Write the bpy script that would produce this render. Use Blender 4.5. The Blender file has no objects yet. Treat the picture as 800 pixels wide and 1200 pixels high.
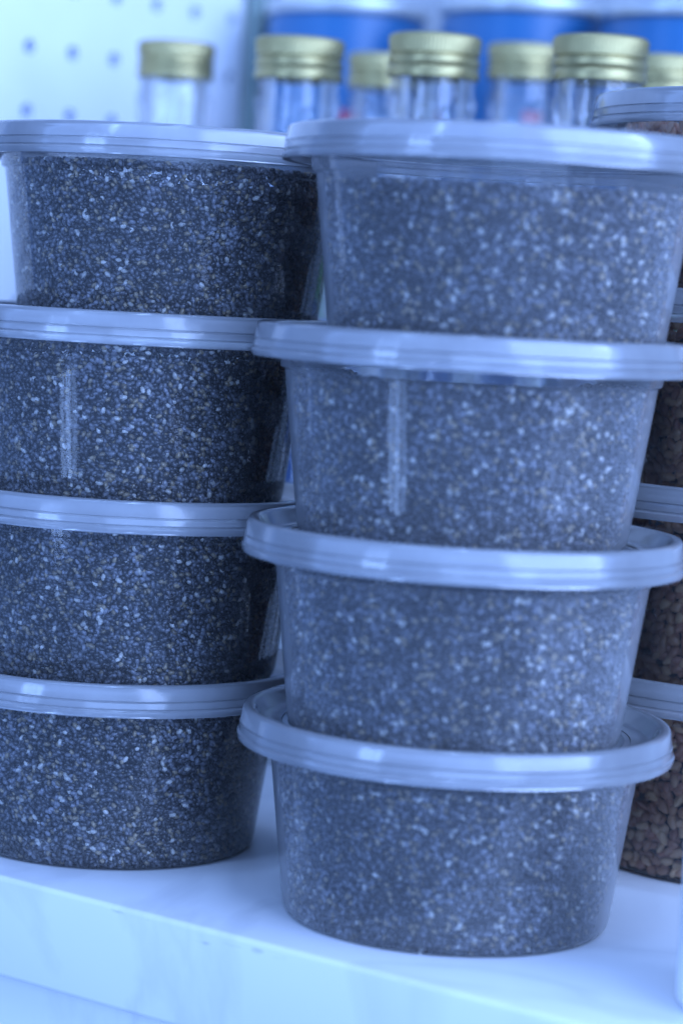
import bpy, bmesh, math, random
import numpy as np
from mathutils import Vector, Matrix

# ------------------------------------------------------------------ scene, camera, light
random.seed(4)
RNG = np.random.default_rng(11)
S = bpy.context.scene
C = S.collection
R_ = math.radians

# x runs along the shelf's front edge, y into the shelf, z up from its top face (metres)
RIGHT = Vector((0.8121, 0.5835, 0.0))     # camera right, levelled
FWD = Vector((-0.5835, 0.8121, 0.0))      # camera forward, levelled
CAM = Vector((0.0, -0.5004, 0.17213))
PITCH, ROLL, FPX = 0.09287, 0.05558, 2877.6


def cw(x, y, z=0.0):
    """metres right of / ahead of the camera's foot -> scene point"""
    p = RIGHT * x + FWD * y
    return Vector((CAM.x + p.x, CAM.y + p.y, z))


cam_d = bpy.data.cameras.new('camera')
cam = bpy.data.objects.new('camera', cam_d)
C.objects.link(cam)
cp, sp = math.cos(PITCH), math.sin(PITCH)
fw = FWD * cp + Vector((0, 0, -sp))
up = FWD * sp + Vector((0, 0, cp))
cr, sr = math.cos(ROLL), math.sin(ROLL)
ri = RIGHT * cr + up * sr
up2 = RIGHT * -sr + up * cr
m = Matrix((ri, up2, -fw)).transposed().to_4x4()
m.translation = CAM
cam.matrix_world = m
cam_d.sensor_fit = 'HORIZONTAL'
cam_d.sensor_width = 24.0
cam_d.lens = FPX / 800.0 * 24.0
cam_d.clip_start, cam_d.clip_end = 0.01, 50
cam_d.dof.use_dof = True
cam_d.dof.focus_distance = 0.695
cam_d.dof.aperture_fstop = 7.0
S.camera = cam

W = bpy.data.worlds.new('World')
S.world = W
W.use_nodes = True
bg = W.node_tree.nodes['Background']
bg.inputs['Color'].default_value = (0.20, 0.395, 1.0, 1)
bg.inputs['Strength'].default_value = 1.0

TINT = (0.285, 0.48, 1.0)


def area(name, loc, target, sx, sy, radiance, col=TINT):
    d = bpy.data.lights.new(name, 'AREA')
    d.shape = 'RECTANGLE'
    d.size, d.size_y = sx, sy
    d.energy = radiance * sx * sy * math.pi
    d.color = col
    o = bpy.data.objects.new(name, d)
    C.objects.link(o)
    o.location = loc
    q = (Vector(target) - Vector(loc)).to_track_quat('-Z', 'Y')
    o.rotation_euler = q.to_euler()
    return o


MID = cw(0.0, 0.70, 0.10)
# shop front to the left: narrow lit panes above and below a rail
for k in range(3):
    x, y = -1.07 + 0.075 * k, -0.20 - 0.075 * k
    area('window_pane_light', cw(x, y, 0.42), (MID.x, MID.y, 0.12), 0.045, 0.62, 24.0)
    area('window_pane_light', cw(x, y, -0.30), (MID.x, MID.y, 0.12), 0.086, 0.14, (9.0, 12.0, 6.0)[k])
# added broad light from the right, placed to brighten the pegboard
area('right_fill_light', cw(1.25, -0.40, 0.90), (-0.6, 0.25, 0.2), 1.7, 1.5, 7.6, (0.355, 0.525, 1.0))
# added broad soft fill behind the camera, shifted right to lift the brown seeds
area('front_fill_light', cw(0.36, -1.2, 0.34), MID, 1.6, 1.1, 4.1)
# ceiling tubes
for k in range(3):
    area('ceiling_tube_light', cw(-0.55 + 0.55 * k, 0.05 + 0.18 * k, 1.5), (MID.x, MID.y, 0), 0.08, 1.2, 20.0)

S.view_settings.view_transform = 'Standard'
S.view_settings.look = 'None'
S.view_settings.exposure = 0.0
S.view_settings.gamma = 1.0
S.render.engine = 'CYCLES'
S.cycles.use_denoising = True
S.cycles.max_bounces = 10
S.cycles.diffuse_bounces = 5
S.cycles.glossy_bounces = 5
S.cycles.transmission_bounces = 8
S.cycles.transparent_max_bounces = 24
S.cycles.caustics_reflective = False
S.cycles.caustics_refractive = False
S.cycles.sample_clamp_indirect = 6.0


# ------------------------------------------------------------------ materials
def mat(name):
    x = bpy.data.materials.new(name)
    x.use_nodes = True
    nt = x.node_tree
    nt.nodes.clear()
    return x, nt.nodes, nt.links


def out(n, l, sock):
    o = n.new('ShaderNodeOutputMaterial')
    l.new(sock, o.inputs['Surface'])


def pbsdf(n, **kw):
    b = n.new('ShaderNodeBsdfPrincipled')
    for k, v in kw.items():
        key = k.replace('_', ' ')
        b.inputs[key].default_value = v if not (isinstance(v, tuple) and len(v) == 3) else (*v, 1)
    return b


def math_(n, l, op, a, b=None, c=None):
    x = n.new('ShaderNodeMath')
    x.operation = op
    for i, v in enumerate((a, b, c)):
        if v is None:
            continue
        if isinstance(v, (int, float)):
            x.inputs[i].default_value = v
        else:
            l.new(v, x.inputs[i])
    return x.outputs[0]


def noise(n, l, scale, detail=2.0, vec=None):
    t = n.new('ShaderNodeTexNoise')
    t.inputs['Scale'].default_value = scale
    t.inputs['Detail'].default_value = detail
    if vec is not None:
        l.new(vec, t.inputs['Vector'])
    return t


def ramp(n, l, fac, stops):
    r = n.new('ShaderNodeValToRGB')
    el = r.color_ramp.elements
    while len(el) < len(stops):
        el.new(0.5)
    for e, (p, c) in zip(el, stops):
        e.position = p
        e.color = (*c, 1) if len(c) == 3 else c
    l.new(fac, r.inputs['Fac'])
    return r


def bump(n, l, height, strength, dist):
    b = n.new('ShaderNodeBump')
    b.inputs['Strength'].default_value = strength
    b.inputs['Distance'].default_value = dist
    l.new(height, b.inputs['Height'])
    return b.outputs[0]


def plastic(name, milky, milky_edge, rough, trans=0.5, col=(0.88, 0.89, 0.92), spec=1.0, grain=0.0):
    """thin translucent plastic wall: clear + white scatter that thickens at a glancing view + gloss"""
    x, n, l = mat(name)
    tr = n.new('ShaderNodeBsdfTransparent')
    tr.inputs[0].default_value = (0.97, 0.975, 0.98, 1)
    df = n.new('ShaderNodeBsdfDiffuse')
    df.inputs[0].default_value = (*col, 1)
    tl = n.new('ShaderNodeBsdfTranslucent')
    tl.inputs[0].default_value = (*col, 1)
    sc = n.new('ShaderNodeMixShader')
    sc.inputs[0].default_value = trans
    l.new(df.outputs[0], sc.inputs[1])
    l.new(tl.outputs[0], sc.inputs[2])
    lw = n.new('ShaderNodeLayerWeight')
    lw.inputs['Blend'].default_value = 0.5
    f = math_(n, l, 'POWER', lw.outputs['Facing'], 3.6)
    f = math_(n, l, 'MULTIPLY_ADD', f, milky_edge - milky, milky)
    tc = n.new('ShaderNodeTexCoord')
    nz = noise(n, l, 60, 3, tc.outputs['Object'])
    v = math_(n, l, 'MULTIPLY_ADD', nz.outputs[0], 0.7, 0.65)
    f = math_(n, l, 'MULTIPLY', f, v)
    mx = n.new('ShaderNodeMixShader')
    l.new(f, mx.inputs[0])
    l.new(tr.outputs[0], mx.inputs[1])
    l.new(sc.outputs[0], mx.inputs[2])
    gl = n.new('ShaderNodeBsdfGlossy')
    gl.inputs['Roughness'].default_value = rough
    nb = noise(n, l, 90, 2, tc.outputs['Object'])
    bp = bump(n, l, nb.outputs[0], 0.13, 0.0006)
    l.new(bp, gl.inputs['Normal'])
    fr = n.new('ShaderNodeFresnel')
    fr.inputs['IOR'].default_value = 1.48
    g = math_(n, l, 'MULTIPLY', fr.outputs[0], spec)
    mg = n.new('ShaderNodeMixShader')
    l.new(g, mg.inputs[0])
    l.new(mx.outputs[0], mg.inputs[1])
    l.new(gl.outputs[0], mg.inputs[2])
    out(n, l, mg.outputs[0])
    return x


M = {}
M['bowl_clear'] = plastic('clear_plastic', 0.075, 0.42, 0.065)
M['bowl_frosted'] = plastic('frosted_plastic', 0.12, 0.85, 0.08)
M['lid'] = plastic('lid_plastic', 0.37, 0.80, 0.13, trans=0.45, spec=1.35)
M['panel'] = plastic('lid_panel_plastic', 0.45, 0.75, 0.15, trans=0.5)


def seed_mat(name, core=False, rough=0.30):
    x, n, l = mat(name)
    b = pbsdf(n, Roughness=rough, Specular_IOR_Level=0.8)
    tc = n.new('ShaderNodeTexCoord')
    if core:
        v = n.new('ShaderNodeTexVoronoi')
        v.inputs['Scale'].default_value = 620
        l.new(tc.outputs['Object'], v.inputs['Vector'])
        r = ramp(n, l, v.outputs['Distance'], [(0.0, (0.05, 0.045, 0.045)), (0.8, (0.012, 0.011, 0.011))])  # shade between packed seeds put into the colour, darkest between cells
        l.new(r.outputs[0], b.inputs['Base Color'])
        l.new(bump(n, l, v.outputs['Distance'], -0.8, 0.001), b.inputs['Normal'])
    else:
        a = n.new('ShaderNodeAttribute')
        a.attribute_name = 'seed_colour'
        nz = noise(n, l, 1700, 2, tc.outputs['Object'])
        k = math_(n, l, 'MULTIPLY_ADD', nz.outputs[0], 1.3, 0.35)
        mx = n.new('ShaderNodeMix')
        mx.data_type = 'RGBA'
        mx.blend_type = 'MULTIPLY'
        mx.inputs[0].default_value = 1.0
        l.new(a.outputs['Color'], mx.inputs[6])
        l.new(k, mx.inputs[7])
        l.new(mx.outputs[2], b.inputs['Base Color'])
    out(n, l, b.outputs[0])
    return x


M['chia'] = seed_mat('chia_seed')
M['chia_core'] = seed_mat('chia_gap_shade', core=True)


def brown_mat(name, c1, c2):
    x, n, l = mat(name)
    b = pbsdf(n, Roughness=0.36, Specular_IOR_Level=0.6)
    tc = n.new('ShaderNodeTexCoord')
    oi = n.new('ShaderNodeObjectInfo')
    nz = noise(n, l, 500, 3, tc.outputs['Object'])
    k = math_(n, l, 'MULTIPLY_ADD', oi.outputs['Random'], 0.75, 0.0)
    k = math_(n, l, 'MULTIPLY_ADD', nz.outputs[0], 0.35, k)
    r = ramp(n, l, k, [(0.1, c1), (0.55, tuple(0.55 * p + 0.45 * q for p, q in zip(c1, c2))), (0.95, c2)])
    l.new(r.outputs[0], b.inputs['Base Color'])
    l.new(bump(n, l, nz.outputs[0], 0.3, 0.0003), b.inputs['Normal'])
    out(n, l, b.outputs[0])
    return x


M['brown'] = brown_mat('brown_seed', (0.50, 0.18, 0.11), (0.95, 0.62, 0.33))
M['red'] = brown_mat('reddish_seed', (0.85, 0.40, 0.22), (0.95, 0.62, 0.42))
M['brown_core'] = brown_mat('brown_gap_shade', (0.02, 0.012, 0.008), (0.03, 0.018, 0.01))  # near-black colour stands for the shade in gaps between brown seeds


def shelf_mat(name, scuffs):
    x, n, l = mat(name)
    b = pbsdf(n, Roughness=0.32)
    tc = n.new('ShaderNodeTexCoord')
    nz = noise(n, l, 9, 5, tc.outputs['Object'])
    r = ramp(n, l, nz.outputs[0], [(0.25, (0.76, 0.77, 0.78)), (0.7, (0.84, 0.84, 0.84))])
    col = r.outputs[0]
    # faint thin grey lines along the noise's middle value
    nv = noise(n, l, 5.5, 6, tc.outputs['Object'])
    nv.inputs['Distortion'].default_value = 1.2
    dv = math_(n, l, 'ABSOLUTE', math_(n, l, 'SUBTRACT', nv.outputs[0], 0.5))
    vk = n.new('ShaderNodeMapRange')
    l.new(dv, vk.inputs[0])
    for i, v in enumerate((0.0, 0.03, 0.30, 0.0)):
        vk.inputs[i + 1].default_value = v
    vm = n.new('ShaderNodeMix')
    vm.data_type = 'RGBA'
    l.new(vk.outputs[0], vm.inputs[0])
    l.new(col, vm.inputs[6])
    vm.inputs[7].default_value = (0.52, 0.53, 0.55, 1)
    col = vm.outputs[2]
    mp = n.new('ShaderNodeMapping')
    mp.inputs['Scale'].default_value = (0.25, 1.0, 1.0)
    l.new(tc.outputs['Object'], mp.inputs['Vector'])
    fine = noise(n, l, 420, 4, mp.outputs[0])
    sep = n.new('ShaderNodeSeparateXYZ')
    l.new(tc.outputs['Object'], sep.inputs[0])
    tot = None
    for (cx, cy, cz, hx, hyz) in scuffs:
        dx = math_(n, l, 'DIVIDE', math_(n, l, 'SUBTRACT', sep.outputs[0], cx), hx)
        dy = math_(n, l, 'DIVIDE', math_(n, l, 'SUBTRACT', sep.outputs[1], cy), hyz)
        dz = math_(n, l, 'DIVIDE', math_(n, l, 'SUBTRACT', sep.outputs[2], cz), hyz)
        d = math_(n, l, 'ADD', math_(n, l, 'MULTIPLY', dx, dx), math_(n, l, 'MULTIPLY', dy, dy))
        d = math_(n, l, 'ADD', d, math_(n, l, 'MULTIPLY', dz, dz))
        k = n.new('ShaderNodeMapRange')
        l.new(d, k.inputs[0])
        for i, v in enumerate((0.0, 1.0, 1.0, 0.0)):
            k.inputs[i + 1].default_value = v
        tot = k.outputs[0] if tot is None else math_(n, l, 'MAXIMUM', tot, k.outputs[0])
    if tot is not None:
        fr = n.new('ShaderNodeMapRange')
        l.new(fine.outputs[0], fr.inputs[0])
        for i, v in enumerate((0.5, 0.64, 0.0, 0.55)):
            fr.inputs[i + 1].default_value = v
        k = math_(n, l, 'MULTIPLY', tot, fr.outputs[0])
        mx = n.new('ShaderNodeMix')
        mx.data_type = 'RGBA'
        l.new(k, mx.inputs[0])
        l.new(col, mx.inputs[6])
        mx.inputs[7].default_value = (0.25, 0.24, 0.24, 1)
        col = mx.outputs[2]
    l.new(col, b.inputs['Base Color'])
    n2 = noise(n, l, 35, 3, tc.outputs['Object'])
    l.new(bump(n, l, n2.outputs[0], 0.08, 0.001), b.inputs['Normal'])
    out(n, l, b.outputs[0])
    return x


def plain(name, c, rough=0.5, metal=0.0, var=0.06, scale=30, bumpk=0.05):
    x, n, l = mat(name)
    b = pbsdf(n, Roughness=rough, Metallic=metal)
    tc = n.new('ShaderNodeTexCoord')
    nz = noise(n, l, scale, 4, tc.outputs['Object'])
    lo = tuple(max(0, v * (1 - var * 2)) for v in c)
    hi = tuple(min(1, v * (1 + var * 2)) for v in c)
    r = ramp(n, l, nz.outputs[0], [(0.3, lo), (0.7, hi)])
    l.new(r.outputs[0], b.inputs['Base Color'])
    l.new(bump(n, l, nz.outputs[0], bumpk, 0.001), b.inputs['Normal'])
    out(n, l, b.outputs[0])
    return x


M['shelf'] = shelf_mat('white_laminate', [(-0.423, 0.0, -0.001, 0.011, 0.0014), (-0.397, 0.0, -0.0035, 0.003, 0.0013),
                                          (-0.380, 0.0, -0.0025, 0.012, 0.0011), (-0.33, 0.0, -0.001, 0.012, 0.0012)])
M['lower'] = shelf_mat('white_laminate_lower', [])
M['peg'] = plain('white_pegboard', (0.84, 0.85, 0.85), 0.45, var=0.02)
M['peg_back'] = plain('blue_grey_backing', (0.25, 0.36, 0.55), 0.7)
M['back'] = plain('grey_back_sheet', (0.40, 0.43, 0.46), 0.6)
M['strip'] = plain('grey_green_strip', (0.20, 0.27, 0.25), 0.45, 0.3)  # grey green of the narrow upright strip beside the tins
M['cap'] = plain('gold_metal', (0.40, 0.335, 0.15), 0.38, 0.85, 0.05, 60)
M['tin_lid'] = plain('tin_plate', (0.50, 0.53, 0.54), 0.35, 0.6)
M['white_plastic'] = plain('white_plastic', (0.82, 0.83, 0.84), 0.35, var=0.01)


def glass_mat():
    x, n, l = mat('bottle_glass')
    tr = n.new('ShaderNodeBsdfTransparent')
    lw = n.new('ShaderNodeLayerWeight')
    lw.inputs['Blend'].default_value = 0.5
    r = ramp(n, l, lw.outputs['Facing'], [(0.0, (0.97, 0.98, 0.98)), (0.6, (0.98, 0.98, 0.98)), (1.0, (0.93, 0.95, 0.95))])
    l.new(r.outputs[0], tr.inputs[0])
    gl = n.new('ShaderNodeBsdfGlossy')
    gl.inputs['Roughness'].default_value = 0.06
    tc = n.new('ShaderNodeTexCoord')
    nb = noise(n, l, 55, 2, tc.outputs['Object'])
    l.new(bump(n, l, nb.outputs[0], 0.5, 0.002), gl.inputs['Normal'])
    fr = n.new('ShaderNodeFresnel')
    fr.inputs['IOR'].default_value = 1.6
    g = math_(n, l, 'MULTIPLY_ADD', fr.outputs[0], 0.5, 0.02)
    mx = n.new('ShaderNodeMixShader')
    l.new(g, mx.inputs[0])
    l.new(tr.outputs[0], mx.inputs[1])
    l.new(gl.outputs[0], mx.inputs[2])
    out(n, l, mx.outputs[0])
    return x


M['glass'] = glass_mat()


def tin_mat():
    """printed label: blue, white foot band, red stripe and green patches"""
    x, n, l = mat('printed_tin_label')
    b = pbsdf(n, Roughness=0.34)
    tc = n.new('ShaderNodeTexCoord')
    sep = n.new('ShaderNodeSeparateXYZ')
    l.new(tc.outputs['Object'], sep.inputs[0])
    z = math_(n, l, 'DIVIDE', sep.outputs[2], 0.3)
    r = n.new('ShaderNodeValToRGB')
    r.color_ramp.interpolation = 'CONSTANT'
    stops = [(0.0, (0.80, 0.81, 0.82)), (0.275, (0.02, 0.10, 0.30)), (0.48, (0.05, 0.30, 0.03)), (0.57, (0.014, 0.12, 0.29))]
    el = r.color_ramp.elements
    while len(el) < len(stops):
        el.new(0.5)
    for e, (p, c) in zip(el, stops):
        e.position, e.color = p, (*c, 1)
    l.new(z, r.inputs['Fac'])
    # small red emblems printed round the tin
    an = math_(n, l, 'ARCTAN2', sep.outputs[1], sep.outputs[0])
    fr = math_(n, l, 'FRACT', math_(n, l, 'MULTIPLY_ADD', an, 4 / (2 * math.pi), 0.62))
    k = math_(n, l, 'MULTIPLY', math_(n, l, 'LESS_THAN', fr, 0.16), math_(n, l, 'GREATER_THAN', z, 0.74))
    k = math_(n, l, 'MULTIPLY', k, math_(n, l, 'LESS_THAN', z, 0.82))
    mx = n.new('ShaderNodeMix')
    mx.data_type = 'RGBA'
    l.new(k, mx.inputs[0])
    l.new(r.outputs[0], mx.inputs[6])
    mx.inputs[7].default_value = (0.45, 0.06, 0.10, 1)
    l.new(mx.outputs[2], b.inputs['Base Color'])
    out(n, l, b.outputs[0])
    return x


M['tin'] = tin_mat()


# ------------------------------------------------------------------ mesh helpers
def link(name, me, parent=None, mats=()):
    o = bpy.data.objects.new(name, me)
    C.objects.link(o)
    for k in mats:
        me.materials.append(M[k])
    if parent:
        o.parent = parent
    return o


def tag(o, label=None, cat=None, group=None, kind=None):
    for k, v in (('label', label), ('category', cat), ('group', group), ('kind', kind)):
        if v:
            o[k] = v
    return o


def empty(name, loc, rz=0.0):
    o = bpy.data.objects.new(name, None)
    o.empty_display_size = 0.02
    C.objects.link(o)
    o.location = loc
    o.rotation_euler = (0, 0, rz)
    return o


def lathe(name, prof, seg=96, closed=False, mod=None):
    """surface of revolution about z; prof = [(r, z)...]; r = 0 makes a pole; closed joins last to first"""
    verts, faces, rings = [], [], []
    for (r, z) in prof:
        if r <= 1e-9:
            rings.append([len(verts)])
            verts.append((0, 0, z))
        else:
            i0 = len(verts)
            for k in range(seg):
                a = 2 * math.pi * k / seg
                rr = r if mod is None else r * (1 + mod(a, z))
                verts.append((rr * math.cos(a), rr * math.sin(a), z))
            rings.append(list(range(i0, i0 + seg)))
    pairs = list(zip(rings[:-1], rings[1:]))
    if closed:
        pairs.append((rings[-1], rings[0]))
    for A, B in pairs:
        for k in range(seg):
            k2 = (k + 1) % seg
            if len(A) == 1 and len(B) == 1:
                break
            if len(A) == 1:
                faces.append((A[0], B[k2], B[k]))
            elif len(B) == 1:
                faces.append((A[k], A[k2], B[0]))
            else:
                faces.append((A[k], A[k2], B[k2], B[k]))
    me = bpy.data.meshes.new(name)
    me.from_pydata(verts, [], faces)
    bm = bmesh.new()
    bm.from_mesh(me)
    bmesh.ops.recalc_face_normals(bm, faces=bm.faces)
    bm.to_mesh(me)
    bm.free()
    me.polygons.foreach_set('use_smooth', [True] * len(me.polygons))
    me.set_sharp_from_angle(angle=R_(38))
    return me


def arc(cx, cz, r, a0, a1, n=5):
    return [(cx + r * math.cos(R_(a0 + (a1 - a0) * i / n)), cz + r * math.sin(R_(a0 + (a1 - a0) * i / n))) for i in range(n + 1)]


def box(name, lo, hi, bevel=0.0, seg=3):
    bm = bmesh.new()
    bmesh.ops.create_cube(bm, size=1.0)
    for v in bm.verts:
        v.co = Vector([lo[i] + (v.co[i] + 0.5) * (hi[i] - lo[i]) for i in range(3)])
    if bevel:
        bmesh.ops.bevel(bm, geom=bm.edges[:], offset=bevel, segments=seg, affect='EDGES', profile=0.5)
    me = bpy.data.meshes.new(name)
    bm.to_mesh(me)
    bm.free()
    me.polygons.foreach_set('use_smooth', [True] * len(me.polygons))
    me.set_sharp_from_angle(angle=R_(40))
    return me


# ------------------------------------------------------------------ shelf, panels
shelf = tag(empty('display_shelf', (0, 0, 0)), 'white laminate shelf with a scuffed front edge carrying the stacked tubs', 'shelf')
link('shelf_board', box('shelf_board', (-0.699, 0.0, -0.0290), (0.35, 0.449, 0.0), 0.0016), shelf, ('shelf',))
low = link('lower_rail', box('lower_rail', (-0.699, 0.010, -0.150), (0.35, 0.030, -0.0305), 0.0012), shelf, ('lower',))


def pegboard():
    bm = bmesh.new()
    p, R, th = 0.0260, 0.0034, 0.004
    x0 = -0.70
    y_off, z_off = 0.2395 - 9 * p, 0.2606 - 14 * p
    seg = 12
    for i in range(0, 17):
        for j in range(0, 22):
            cy, cz = y_off + i * p, z_off + j * p
            sq, ci, cb = [], [], []
            for k in range(seg):
                a = 2 * math.pi * (k + 0.5) / seg
                c, s = math.cos(a), math.sin(a)
                q = 0.5 * p / max(abs(c), abs(s))
                sq.append(bm.verts.new((x0, cy + q * c, cz + q * s)))
                ci.append(bm.verts.new((x0, cy + R * c, cz + R * s)))
                cb.append(bm.verts.new((x0 - th, cy + R * c, cz + R * s)))
            for k in range(seg):
                k2 = (k + 1) % seg
                bm.faces.new((sq[k], sq[k2], ci[k2], ci[k]))
                bm.faces.new((ci[k], ci[k2], cb[k2], cb[k]))
            # corners of the cell
            for k in range(seg):
                k2 = (k + 1) % seg
                a, b_ = sq[k].co, sq[k2].co
                if abs(a.y - b_.y) > 1e-6 and abs(a.z - b_.z) > 1e-6:
                    yy = a.y if abs(abs(a.y - cy) - p / 2) < 1e-6 else b_.y
                    zz = a.z if abs(abs(a.z - cz) - p / 2) < 1e-6 else b_.z
                    v = bm.verts.new((x0, yy, zz))
                    bm.faces.new((sq[k], v, sq[k2]))
    bmesh.ops.remove_doubles(bm, verts=bm.verts[:], dist=1e-5)
    bmesh.ops.recalc_face_normals(bm, faces=bm.faces[:])
    me = bpy.data.meshes.new('board')
    bm.to_mesh(me)
    bm.free()
    return me


peg = tag(empty('pegboard_panel', (-0.70, 0.2, 0)), 'white pegboard end panel with rows of round holes, behind the left stack', 'panel')
o = link('board', pegboard(), peg, ('peg',)); o.location = (0.70, -0.2, 0)
o = link('backing', box('backing', (-0.712, -0.02, -0.15), (-0.7045, 0.449, 0.45)), peg, ('peg_back',)); o.location = (0.70, -0.2, 0)

tag(link('back_wall', box('back_wall', (-0.712, 0.450, -0.15), (0.35, 0.460, 0.46)), None, ('back',)), kind='structure')
tag(link('corner_strip', box('corner_strip', (-0.6985, 0.376, 0.0005), (-0.690, 0.393, 0.46), 0.002), None, ('strip',)),
    'narrow grey green post between the pegboard and the blue tins', 'strip')

# ------------------------------------------------------------------ plastic tubs
P, ZT = 0.05226, 0.05655


def lid_rim_profile():
    pr = [(0.0478, 0.05245), (0.0500, 0.0523), (0.0526, 0.0523), (0.0533, 0.0528), (0.0550, 0.0557)]
    pr += [(0.0556, 0.0563), (0.0564, ZT), (0.0576, ZT), (0.0582, 0.0563), (0.0586, 0.0557)]
    pr += [(0.0591, 0.0524), (0.0592, 0.0522), (0.0589, 0.0520), (0.0589, 0.0518), (0.0593, 0.0516)]
    pr += [(0.0595, 0.0500), (0.0592, 0.0497), (0.0593, 0.0495), (0.0599, 0.0491), (0.0600, 0.0481), (0.0596, 0.0474), (0.0590, 0.0473)]
    pr += [(0.0580, 0.0478), (0.0580, 0.0540), (0.0574, 0.0554), (0.0566, 0.0554), (0.0556, 0.0548), (0.0542, 0.0520), (0.0532, 0.0515), (0.0478, 0.0516)]
    return pr


def panel_profile():
    return [(0.0, 0.0510), (0.0440, 0.0510), (0.0452, 0.0514), (0.0462, 0.0522), (0.0477, 0.0522),
            (0.0477, 0.0517), (0.0465, 0.0516), (0.0455, 0.0508), (0.0442, 0.0504), (0.0, 0.0504)]


def bowl_profile():
    """outer wall up, rolled lip under the lid, inner wall down"""
    po = [(0.0, 0.0008), (0.0405, 0.0008), (0.0412, 0.0002), (0.0428, 0.0001), (0.0440, 0.0006), (0.0449, 0.0018), (0.0453, 0.0036)]
    po += [(0.0453 + (0.0505 - 0.0453) * t, 0.0036 + (0.0440 - 0.0036) * t) for t in (0.2, 0.4, 0.6, 0.8, 1.0)]
    po += [(0.0516, 0.0446), (0.0519, 0.0470), (0.0523, 0.0502), (0.0560, 0.0508), (0.0570, 0.0504), (0.0572, 0.0496), (0.0578, 0.0494), (0.0578, 0.0512), (0.0560, 0.0514)]
    return po


lid_me = lathe('lid', lid_rim_profile(), 128, closed=True)
lid_me.materials.append(M['lid'])
panel_me = lathe('panel', panel_profile(), 96)
panel_me.materials.append(M['panel'])
bowl_me = {}
for key in ('bowl_clear', 'bowl_frosted'):
    bowl_me[key] = lathe('bowl', bowl_profile(), 128)
    bowl_me[key].materials.append(M[key])


def wall_r(z):
    """inner radius of the bowl's wall at height z"""
    t = np.clip((z - 0.0036) / (0.0440 - 0.0036), 0, 1.2)
    r = 0.0453 + (0.0505 - 0.0453) * t
    r = np.where(z < 0.0036, 0.0440 + (0.0453 - 0.0440) * np.sqrt(np.clip(z / 0.0036, 0, 1)), r)
    return r - 0.0006


# ------------------------------------------------------------------ seeds
def ellipsoid(nseg, lat):
    v = [(0, 0, 1)]
    for la in lat:
        for k in range(nseg):
            a = 2 * math.pi * k / nseg
            v.append((math.cos(la) * math.cos(a), math.cos(la) * math.sin(a), math.sin(la)))
    v.append((0, 0, -1))
    f = []
    nr = len(lat)
    for k in range(nseg):
        k2 = (k + 1) % nseg
        f.append((0, 1 + k, 1 + k2))
        for r in range(nr - 1):
            a, b = 1 + r * nseg, 1 + (r + 1) * nseg
            f.append((a + k, b + k, b + k2))
            f.append((a + k, b + k2, a + k2))
        a = 1 + (nr - 1) * nseg
        f.append((a + k, len(v) - 1, a + k2))
    return np.array(v), np.array(f)


BV, BF = ellipsoid(6, [R_(48), R_(0), R_(-48)])


def frames(nrm, upv):
    t = np.cross(upv, nrm)
    t /= np.linalg.norm(t, axis=1)[:, None]
    w = np.cross(nrm, t)
    return t, w


def chia_points(arc0, arc1, top=0.0455):
    """places on the inside of the wall, in two layers, and on the top of the fill"""
    pts, nrm, size = [], [], []
    for (inset, sx, sz, keep, k) in ((0.0009, 0.00138, 0.00126, 1.0, 1.0), (0.0019, 0.0017, 0.0016, 0.9, 1.0)):
        for iz, z in enumerate(np.arange(0.0012, top, sz)):
            rr = float(wall_r(np.array(z)))
            n = int((arc1 - arc0) * rr / sx)
            a = arc0 + (np.arange(n) + 0.5 * (iz % 2) + RNG.uniform(-0.38, 0.38, n)) / n * (arc1 - arc0)
            zz = z + RNG.uniform(-0.42, 0.42, n) * sz
            zz = np.maximum(zz, 0.0011)
            r = wall_r(zz) - inset - RNG.uniform(0, 0.00045, n)
            ok = RNG.random(n) < keep
            c, s = np.cos(a), np.sin(a)
            pts.append(np.stack([r * c, r * s, zz], 1)[ok])
            nrm.append(np.stack([c, s, 0 * c], 1)[ok])
    n = 1500
    a = RNG.uniform(arc0, arc1, n)
    r = np.sqrt(RNG.uniform(0.034 ** 2, 0.0495 ** 2, n))
    pts.append(np.stack([r * np.cos(a), r * np.sin(a), top + 0.0002 + RNG.uniform(-0.0004, 0.0004, n)], 1))
    nrm.append(np.stack([0.05 * np.cos(a), 0.05 * np.sin(a), 0 * a + 1], 1))
    return np.concatenate(pts), np.concatenate(nrm)


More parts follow.
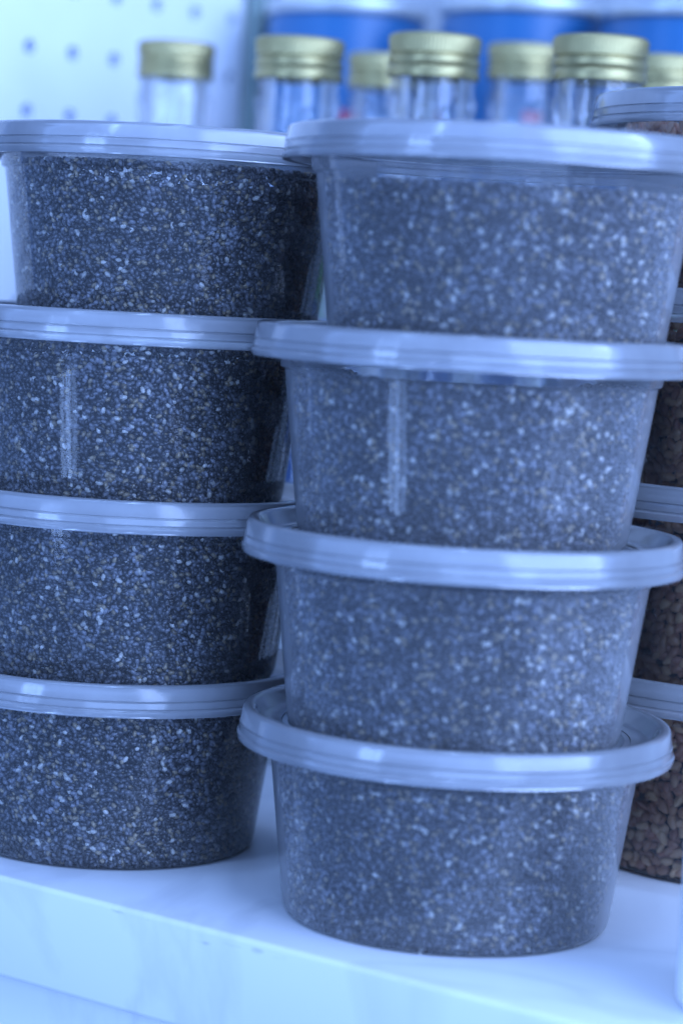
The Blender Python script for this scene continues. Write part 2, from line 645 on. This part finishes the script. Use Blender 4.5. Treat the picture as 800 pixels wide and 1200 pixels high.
def chia_mesh(arc0, arc1, pale=0.04, top=0.0455):
    pts, nrm = chia_points(arc0, arc1, top)
    n = len(pts)
    nrm = nrm + RNG.normal(0, 0.28, (n, 3))
    nrm /= np.linalg.norm(nrm, axis=1)[:, None]
    upv = np.tile(np.array([[0.02, 0.01, 1.0]]), (n, 1)) + RNG.normal(0, 0.02, (n, 3))
    upv[np.abs(nrm[:, 2]) > 0.8] = (1, 0.3, 0)
    t, w = frames(nrm, upv)
    ph = RNG.normal(R_(-28), R_(48), n)
    a = np.cos(ph)[:, None] * t + np.sin(ph)[:, None] * w
    b = np.cross(nrm, a)
    u = RNG.random(n)
    sz = (RNG.normal(1.0, 0.10, n) * np.where(u < pale, 1.08, 1.0))[:, None, None]
    L, B, H = 0.00101, 0.00072, 0.00060
    v = pts[:, None, :] + sz * (a[:, None, :] * BV[None, :, 2:3] * L + b[:, None, :] * BV[None, :, 0:1] * B + nrm[:, None, :] * BV[None, :, 1:2] * H)
    nv, nf = len(BV), len(BF)
    f = (BF[None] + (np.arange(n) * nv)[:, None, None]).reshape(-1)
    # colours of the seed coats
    az = np.arctan2(pts[:, 1], pts[:, 0]) + RNG.uniform(0, 6)
    tone = 1 + 0.22 * np.sin(az * 5 + pts[:, 2] * 70) + 0.16 * np.sin(az * 11 - pts[:, 2] * 160)
    g = (0.035 + 0.30 * RNG.random(n) ** 2.5) * tone
    col = np.stack([g * 0.94, g * 0.97, g * 1.12], 1)
    k = u < 0.15
    g = RNG.uniform(0.16, 0.42, n)
    col[k] = np.stack([g * 1.25, g * 1.0, g * 0.66], 1)[k]
    k = u < pale
    g = RNG.uniform(0.50, 0.90, n)
    col[k] = np.stack([g * 1.03, g, g * 0.93], 1)[k]
    colf = np.repeat(np.concatenate([col, np.ones((n, 1))], 1), nf, axis=0)
    me = bpy.data.meshes.new('chia_seeds')
    me.vertices.add(n * nv)
    me.vertices.foreach_set('co', v.reshape(-1))
    me.loops.add(len(f))
    me.loops.foreach_set('vertex_index', f.astype(np.int32))
    me.polygons.add(n * nf)
    me.polygons.foreach_set('loop_start', np.arange(0, len(f), 3, dtype=np.int32))
    me.polygons.foreach_set('loop_total', np.full(n * nf, 3, dtype=np.int32))
    me.update(calc_edges=True)
    me.polygons.foreach_set('use_smooth', np.ones(n * nf, dtype=bool))
    at = me.attributes.new('seed_colour', 'FLOAT_COLOR', 'FACE')
    at.data.foreach_set('color', colf.astype(np.float32).reshape(-1))
    me.materials.append(M['chia'])
    return me


def core_mesh(mk, top, inset):
    zs = [0.0014, 0.004, 0.012, 0.022, 0.032, top - 0.001]
    prof = [(0.0, 0.0014)] + [(float(wall_r(np.array(z))) - inset, z) for z in zs] + [(0.046, top - 0.0005), (0.0, top)]
    me = lathe('packed_core', prof, 96)
    me.materials.append(M[mk])
    return me


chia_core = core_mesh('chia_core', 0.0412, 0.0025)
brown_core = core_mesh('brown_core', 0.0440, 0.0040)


def tub(loc, rz, bowl_key, label, group, scale=1.0):
    t = tag(empty('plastic_tub', loc, rz), label, 'tub', group)
    t.scale = (scale,) * 3
    for nm, me in (('bowl', bowl_me[bowl_key]), ('lid', lid_me)):
        o = bpy.data.objects.new(nm, me)
        C.objects.link(o)
        o.parent = t
        if nm == 'lid':
            q = bpy.data.objects.new('lid_panel', panel_me)
            C.objects.link(q)
            q.parent = o
    return t


TO_CAM = math.atan2(-FWD.y, -FWD.x)       # azimuth from a tub towards the camera
STACKS = {
    'left': [(-0.0664, 0.7379), (-0.0626, 0.7354), (-0.0632, 0.7354), (-0.0555, 0.7427)],
    'front': [(0.0346, 0.6663), (0.0335, 0.6590), (0.0330, 0.6660), (0.0387, 0.6610)],
}
WORDS = ['bottom', 'second lowest', 'second highest', 'top']
for side, spots in STACKS.items():
    key = 'bowl_clear' if side == 'left' else 'bowl_frosted'
    look = 'clear' if side == 'left' else 'milky clear'
    where = 'left hand stack' if side == 'left' else 'front right stack'
    for i, (x, y) in enumerate(spots):
        loc = cw(x, y, P * i)
        tub(loc, random.uniform(0, 6.28), key,
            '%s plastic tub of dark seeds, %s in the %s' % (look, WORDS[i], where),
            'stacked tubs of dark speckled seeds')
        a0 = TO_CAM - R_(115)
        fill = link('chia_seeds', chia_mesh(a0, a0 + R_(230), top=0.0458 if side == 'left' else 0.0428 - 0.0012 * (i == 3)), None)
        fill.location = loc
        tag(fill, 'dark grey speckled small seeds filling the %s tub of the %s' % (WORDS[i], where), 'seeds',
            'dark seeds inside the stacked tubs', 'stuff')
        o = bpy.data.objects.new('packed_core', chia_core)
        C.objects.link(o)
        o.parent = fill

# ---- the tubs of brown seeds at the right edge
SB = 1.094
BROWN = [(0.1297, 0.7586), (0.1317, 0.7567), (0.1327, 0.7571), (0.1343, 0.7528)]


def brown_seed_mesh(k, mk):
    V, F = ellipsoid(8, [R_(52), R_(0), R_(-52)])
    r = np.random.default_rng(50 + k)
    V = V + r.normal(0, 0.03, V.shape)
    crease = np.exp(-((V[:, 0] - 0.15) / 0.35) ** 2) * (V[:, 1] > 0.2)
    V[:, 1] -= 0.22 * crease
    V[:, 0] *= 1 + 0.18 * V[:, 2]
    L, B, H = 0.00205 * r.uniform(0.85, 1.12), 0.00148 * r.uniform(0.85, 1.1), 0.00110
    V = V * np.array([B, H, L])
    me = bpy.data.meshes.new('seed')
    me.from_pydata(V.tolist(), [], F.tolist())
    me.polygons.foreach_set('use_smooth', [True] * len(F))
    me.materials.append(M[mk])
    return me


def seed_matrix(p, a, rg):
    nr = Vector((math.cos(a), math.sin(a), 0)) + Vector(rg.normal(0, 0.38, 3))
    nr.normalize()
    t = Vector((0, 0, 1)).cross(nr).normalized()
    w = nr.cross(t)
    ph = rg.uniform(0, math.pi)
    ax = t * math.cos(ph) + w * math.sin(ph)
    bx = nr.cross(ax)
    mm = Matrix((bx, nr, ax)).transposed().to_4x4()
    mm.translation = p
    return mm


rg = np.random.default_rng(77)
for i, (x, y) in enumerate(BROWN):
    mk = 'red' if i == 3 else 'brown'
    loc = cw(x, y, P * SB * i)
    nice = 'reddish' if i == 3 else 'brown'
    tub(loc, random.uniform(0, 6.28), 'bowl_clear',
        'clear lidded tub, %s in the right edge stack of brown seeds' % WORDS[i], 'stacked tubs of large brown seeds', SB)
    heap = tag(empty('seed_heap', loc), 'large %s seeds packed in the %s tub of the right edge stack' % (nice, WORDS[i]),
               'seeds', 'brown seeds inside the right edge tubs')
    heap.scale = (SB,) * 3
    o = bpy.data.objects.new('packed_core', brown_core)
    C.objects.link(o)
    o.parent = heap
    meshes = [brown_seed_mesh(k + 10 * i, mk) for k in range(7)]
    vis0, vis1 = TO_CAM - R_(88), TO_CAM - R_(18)    # the slice of the wall the photograph shows
    rest_v, rest_f = [], []
    sx, sz = 0.0034, 0.0030
    for layer, inset in enumerate((0.0013, 0.0031)):
        for iz, z in enumerate(np.arange(0.0022, 0.0475, sz)):
            rr = float(wall_r(np.array(z)))
            n = int(R_(250) * rr / sx)
            for k in range(n):
                a = TO_CAM - R_(125) + (k + 0.5 * (iz % 2) + rg.uniform(-0.3, 0.3)) / n * R_(250)
                zz = max(0.0018, z + rg.uniform(-0.35, 0.35) * sz)
                r = float(wall_r(np.array(zz))) - inset - rg.uniform(0, 0.0005)
                p = Vector((r * math.cos(a), r * math.sin(a), zz))
                mm = seed_matrix(p, a, rg)
                me = meshes[int(rg.integers(7))]
                if layer == 0 and vis0 < a < vis1 and (i < 3 or zz > 0.034):
                    s = bpy.data.objects.new('seed', me)
                    C.objects.link(s)
                    s.parent = heap
                    s.matrix_local = mm
                else:
                    b0 = sum(len(q) for q in rest_v)
                    rest_v.append([mm @ v.co for v in me.vertices])
                    rest_f += [tuple(b0 + q for q in pl.vertices) for pl in me.polygons] if False else [tuple(q + b0 for q in f) for f in ([tuple(pl.vertices) for pl in me.polygons])]
    me = bpy.data.meshes.new('packed_seeds')
    me.from_pydata([tuple(v) for q in rest_v for v in q], [], rest_f)
    me.polygons.foreach_set('use_smooth', [True] * len(rest_f))
    me.materials.append(M[mk])
    o = link('packed_seeds', me, heap)
    o['kind'] = 'stuff'

# ------------------------------------------------------------------ bottles with gold caps
def cap_profile(r, h):
    p = [(0.0, h)] + [(r * 0.80, h)] + arc(r * 0.88, h - r * 0.12, r * 0.12, 90, 10, 4)
    p += [(r * 0.985, h * 0.55), (r * 0.95, h * 0.52), (r * 0.95, h * 0.49), (r * 0.985, h * 0.46), (r * 1.0, h * 0.36),
          (r * 0.985, h * 0.28), (r * 0.96, h * 0.25), (r * 0.985, h * 0.21), (r * 1.0, h * 0.10), (r * 0.99, 0.0), (r * 0.93, 0.0), (r * 0.93, h * 0.8), (0.0, h * 0.9)]
    return p


def knurl(h):
    def f(a, z):
        return 0.014 * math.cos(a * 72) if h * 0.6 < z < h * 0.95 else 0.0
    return f


def bottle(x, y, ztop, capd, body_r, label, group):
    """x, y scene position; ztop = height of the cap's top"""
    t = tag(empty('glass_bottle', (x, y, 0)), label, 'bottle', group)
    r, h = capd / 2, capd * 0.47
    zc = ztop - h
    nr = r * 0.94
    pr = [(0.0, 0.001), (body_r * 0.90, 0.001), (body_r, 0.005), (body_r, zc * 0.60), (body_r * 0.98, zc * 0.68), (nr + (body_r - nr) * 0.6, zc * 0.77),
          (nr * 1.03, zc * 0.86), (nr * 1.0, zc - 0.013), (nr * 1.04, zc - 0.010), (nr * 1.04, zc - 0.007), (nr * 0.97, zc - 0.005), (nr * 0.97, zc + h * 0.7),
          (nr * 0.85, zc + h * 0.7), (nr * 0.85, zc * 0.86), (body_r - 0.003, zc * 0.66), (body_r - 0.003, 0.006), (0.0, 0.005)]
    link('glass_body', lathe('glass_body', pr, 48), t, ('glass',))
    o = link('cap', lathe('cap', cap_profile(r, h), 288, mod=knurl(h)), t, ('cap',))
    o.location = (0, 0, zc)
    return t


bottle(-0.627, 0.245, 0.262, 0.0300, 0.024, 'gold capped glass bottle standing in front of the pegboard, leftmost bottle', 'gold capped glass bottles')
bottle(-0.534, 0.202, 0.2575, 0.0315, 0.023, 'large gold capped bottle in front of the leftmost blue tin', 'gold capped glass bottles')
bottle(-0.477, 0.203, 0.2580, 0.0315, 0.023, 'large gold capped bottle overlapping a smaller gold capped bottle on its left', 'gold capped glass bottles')
bottle(-0.4165, 0.211, 0.2575, 0.0315, 0.022, 'large gold capped bottle just behind the corner of the top brown seed tub', 'gold capped glass bottles')
bottle(-0.575, 0.312, 0.2640, 0.0288, 0.022, 'smaller gold capped bottle half hidden behind the large capped bottle in the middle', 'gold capped glass bottles')
bottle(-0.519, 0.328, 0.2690, 0.0292, 0.022, 'smaller gold capped bottle in the back row between two large capped bottles', 'gold capped glass bottles')
bottle(-0.447, 0.310, 0.2620, 0.0290, 0.022, 'rightmost gold capped bottle, partly cut off by the frame above the brown seed tub', 'gold capped glass bottles')

# ------------------------------------------------------------------ blue tins
def tin(x, y, ztop, r, label):
    t = tag(empty('blue_tin', (x, y, 0)), label, 'tin', 'blue tins at the back of the shelf')
    zl = ztop - 0.006
    link('body', lathe('body', [(0.0, 0.001), (r * 0.96, 0.001), (r, 0.003), (r, zl - 0.004), (r * 0.985, zl - 0.002), (r * 0.985, zl - 0.0005), (0.0, zl - 0.0005)], 72), t, ('tin',))
    o = link('lid', lathe('lid', [(0.0, 0.0), (r * 1.02, 0.0), (r * 1.035, 0.0008), (r * 1.035, 0.0052), (r * 1.02, 0.006), (r * 0.94, 0.006), (r * 0.93, 0.005), (0.0, 0.005)], 72), t, ('tin_lid',))
    o.location = (0, 0, zl)


tin(-0.648, 0.385, 0.2938, 0.0345, 'blue tin with a pale metal lid behind the second bottle, beside the grey post')
tin(-0.556, 0.385, 0.2922, 0.0345, 'middle blue tin with a pale metal lid, behind the paired bottles')
tin(-0.479, 0.385, 0.2888, 0.0345, 'rightmost blue tin with a pale metal lid, cut off by the frame')

# ------------------------------------------------------------------ white jar at the right edge
j = tag(empty('white_jar', cw(0.1135, 0.590, 0.0)), 'white plastic jar with a rounded shoulder, a sliver at the lower right edge', 'jar')
link('jar_body', lathe('jar_body', [(0.0, 0.0004), (0.0235, 0.0004), (0.0248, 0.002), (0.025, 0.006), (0.025, 0.040)] + arc(0.017, 0.040, 0.008, 0, 85, 6) + [(0.0, 0.0482)], 64), j, ('white_plastic',))
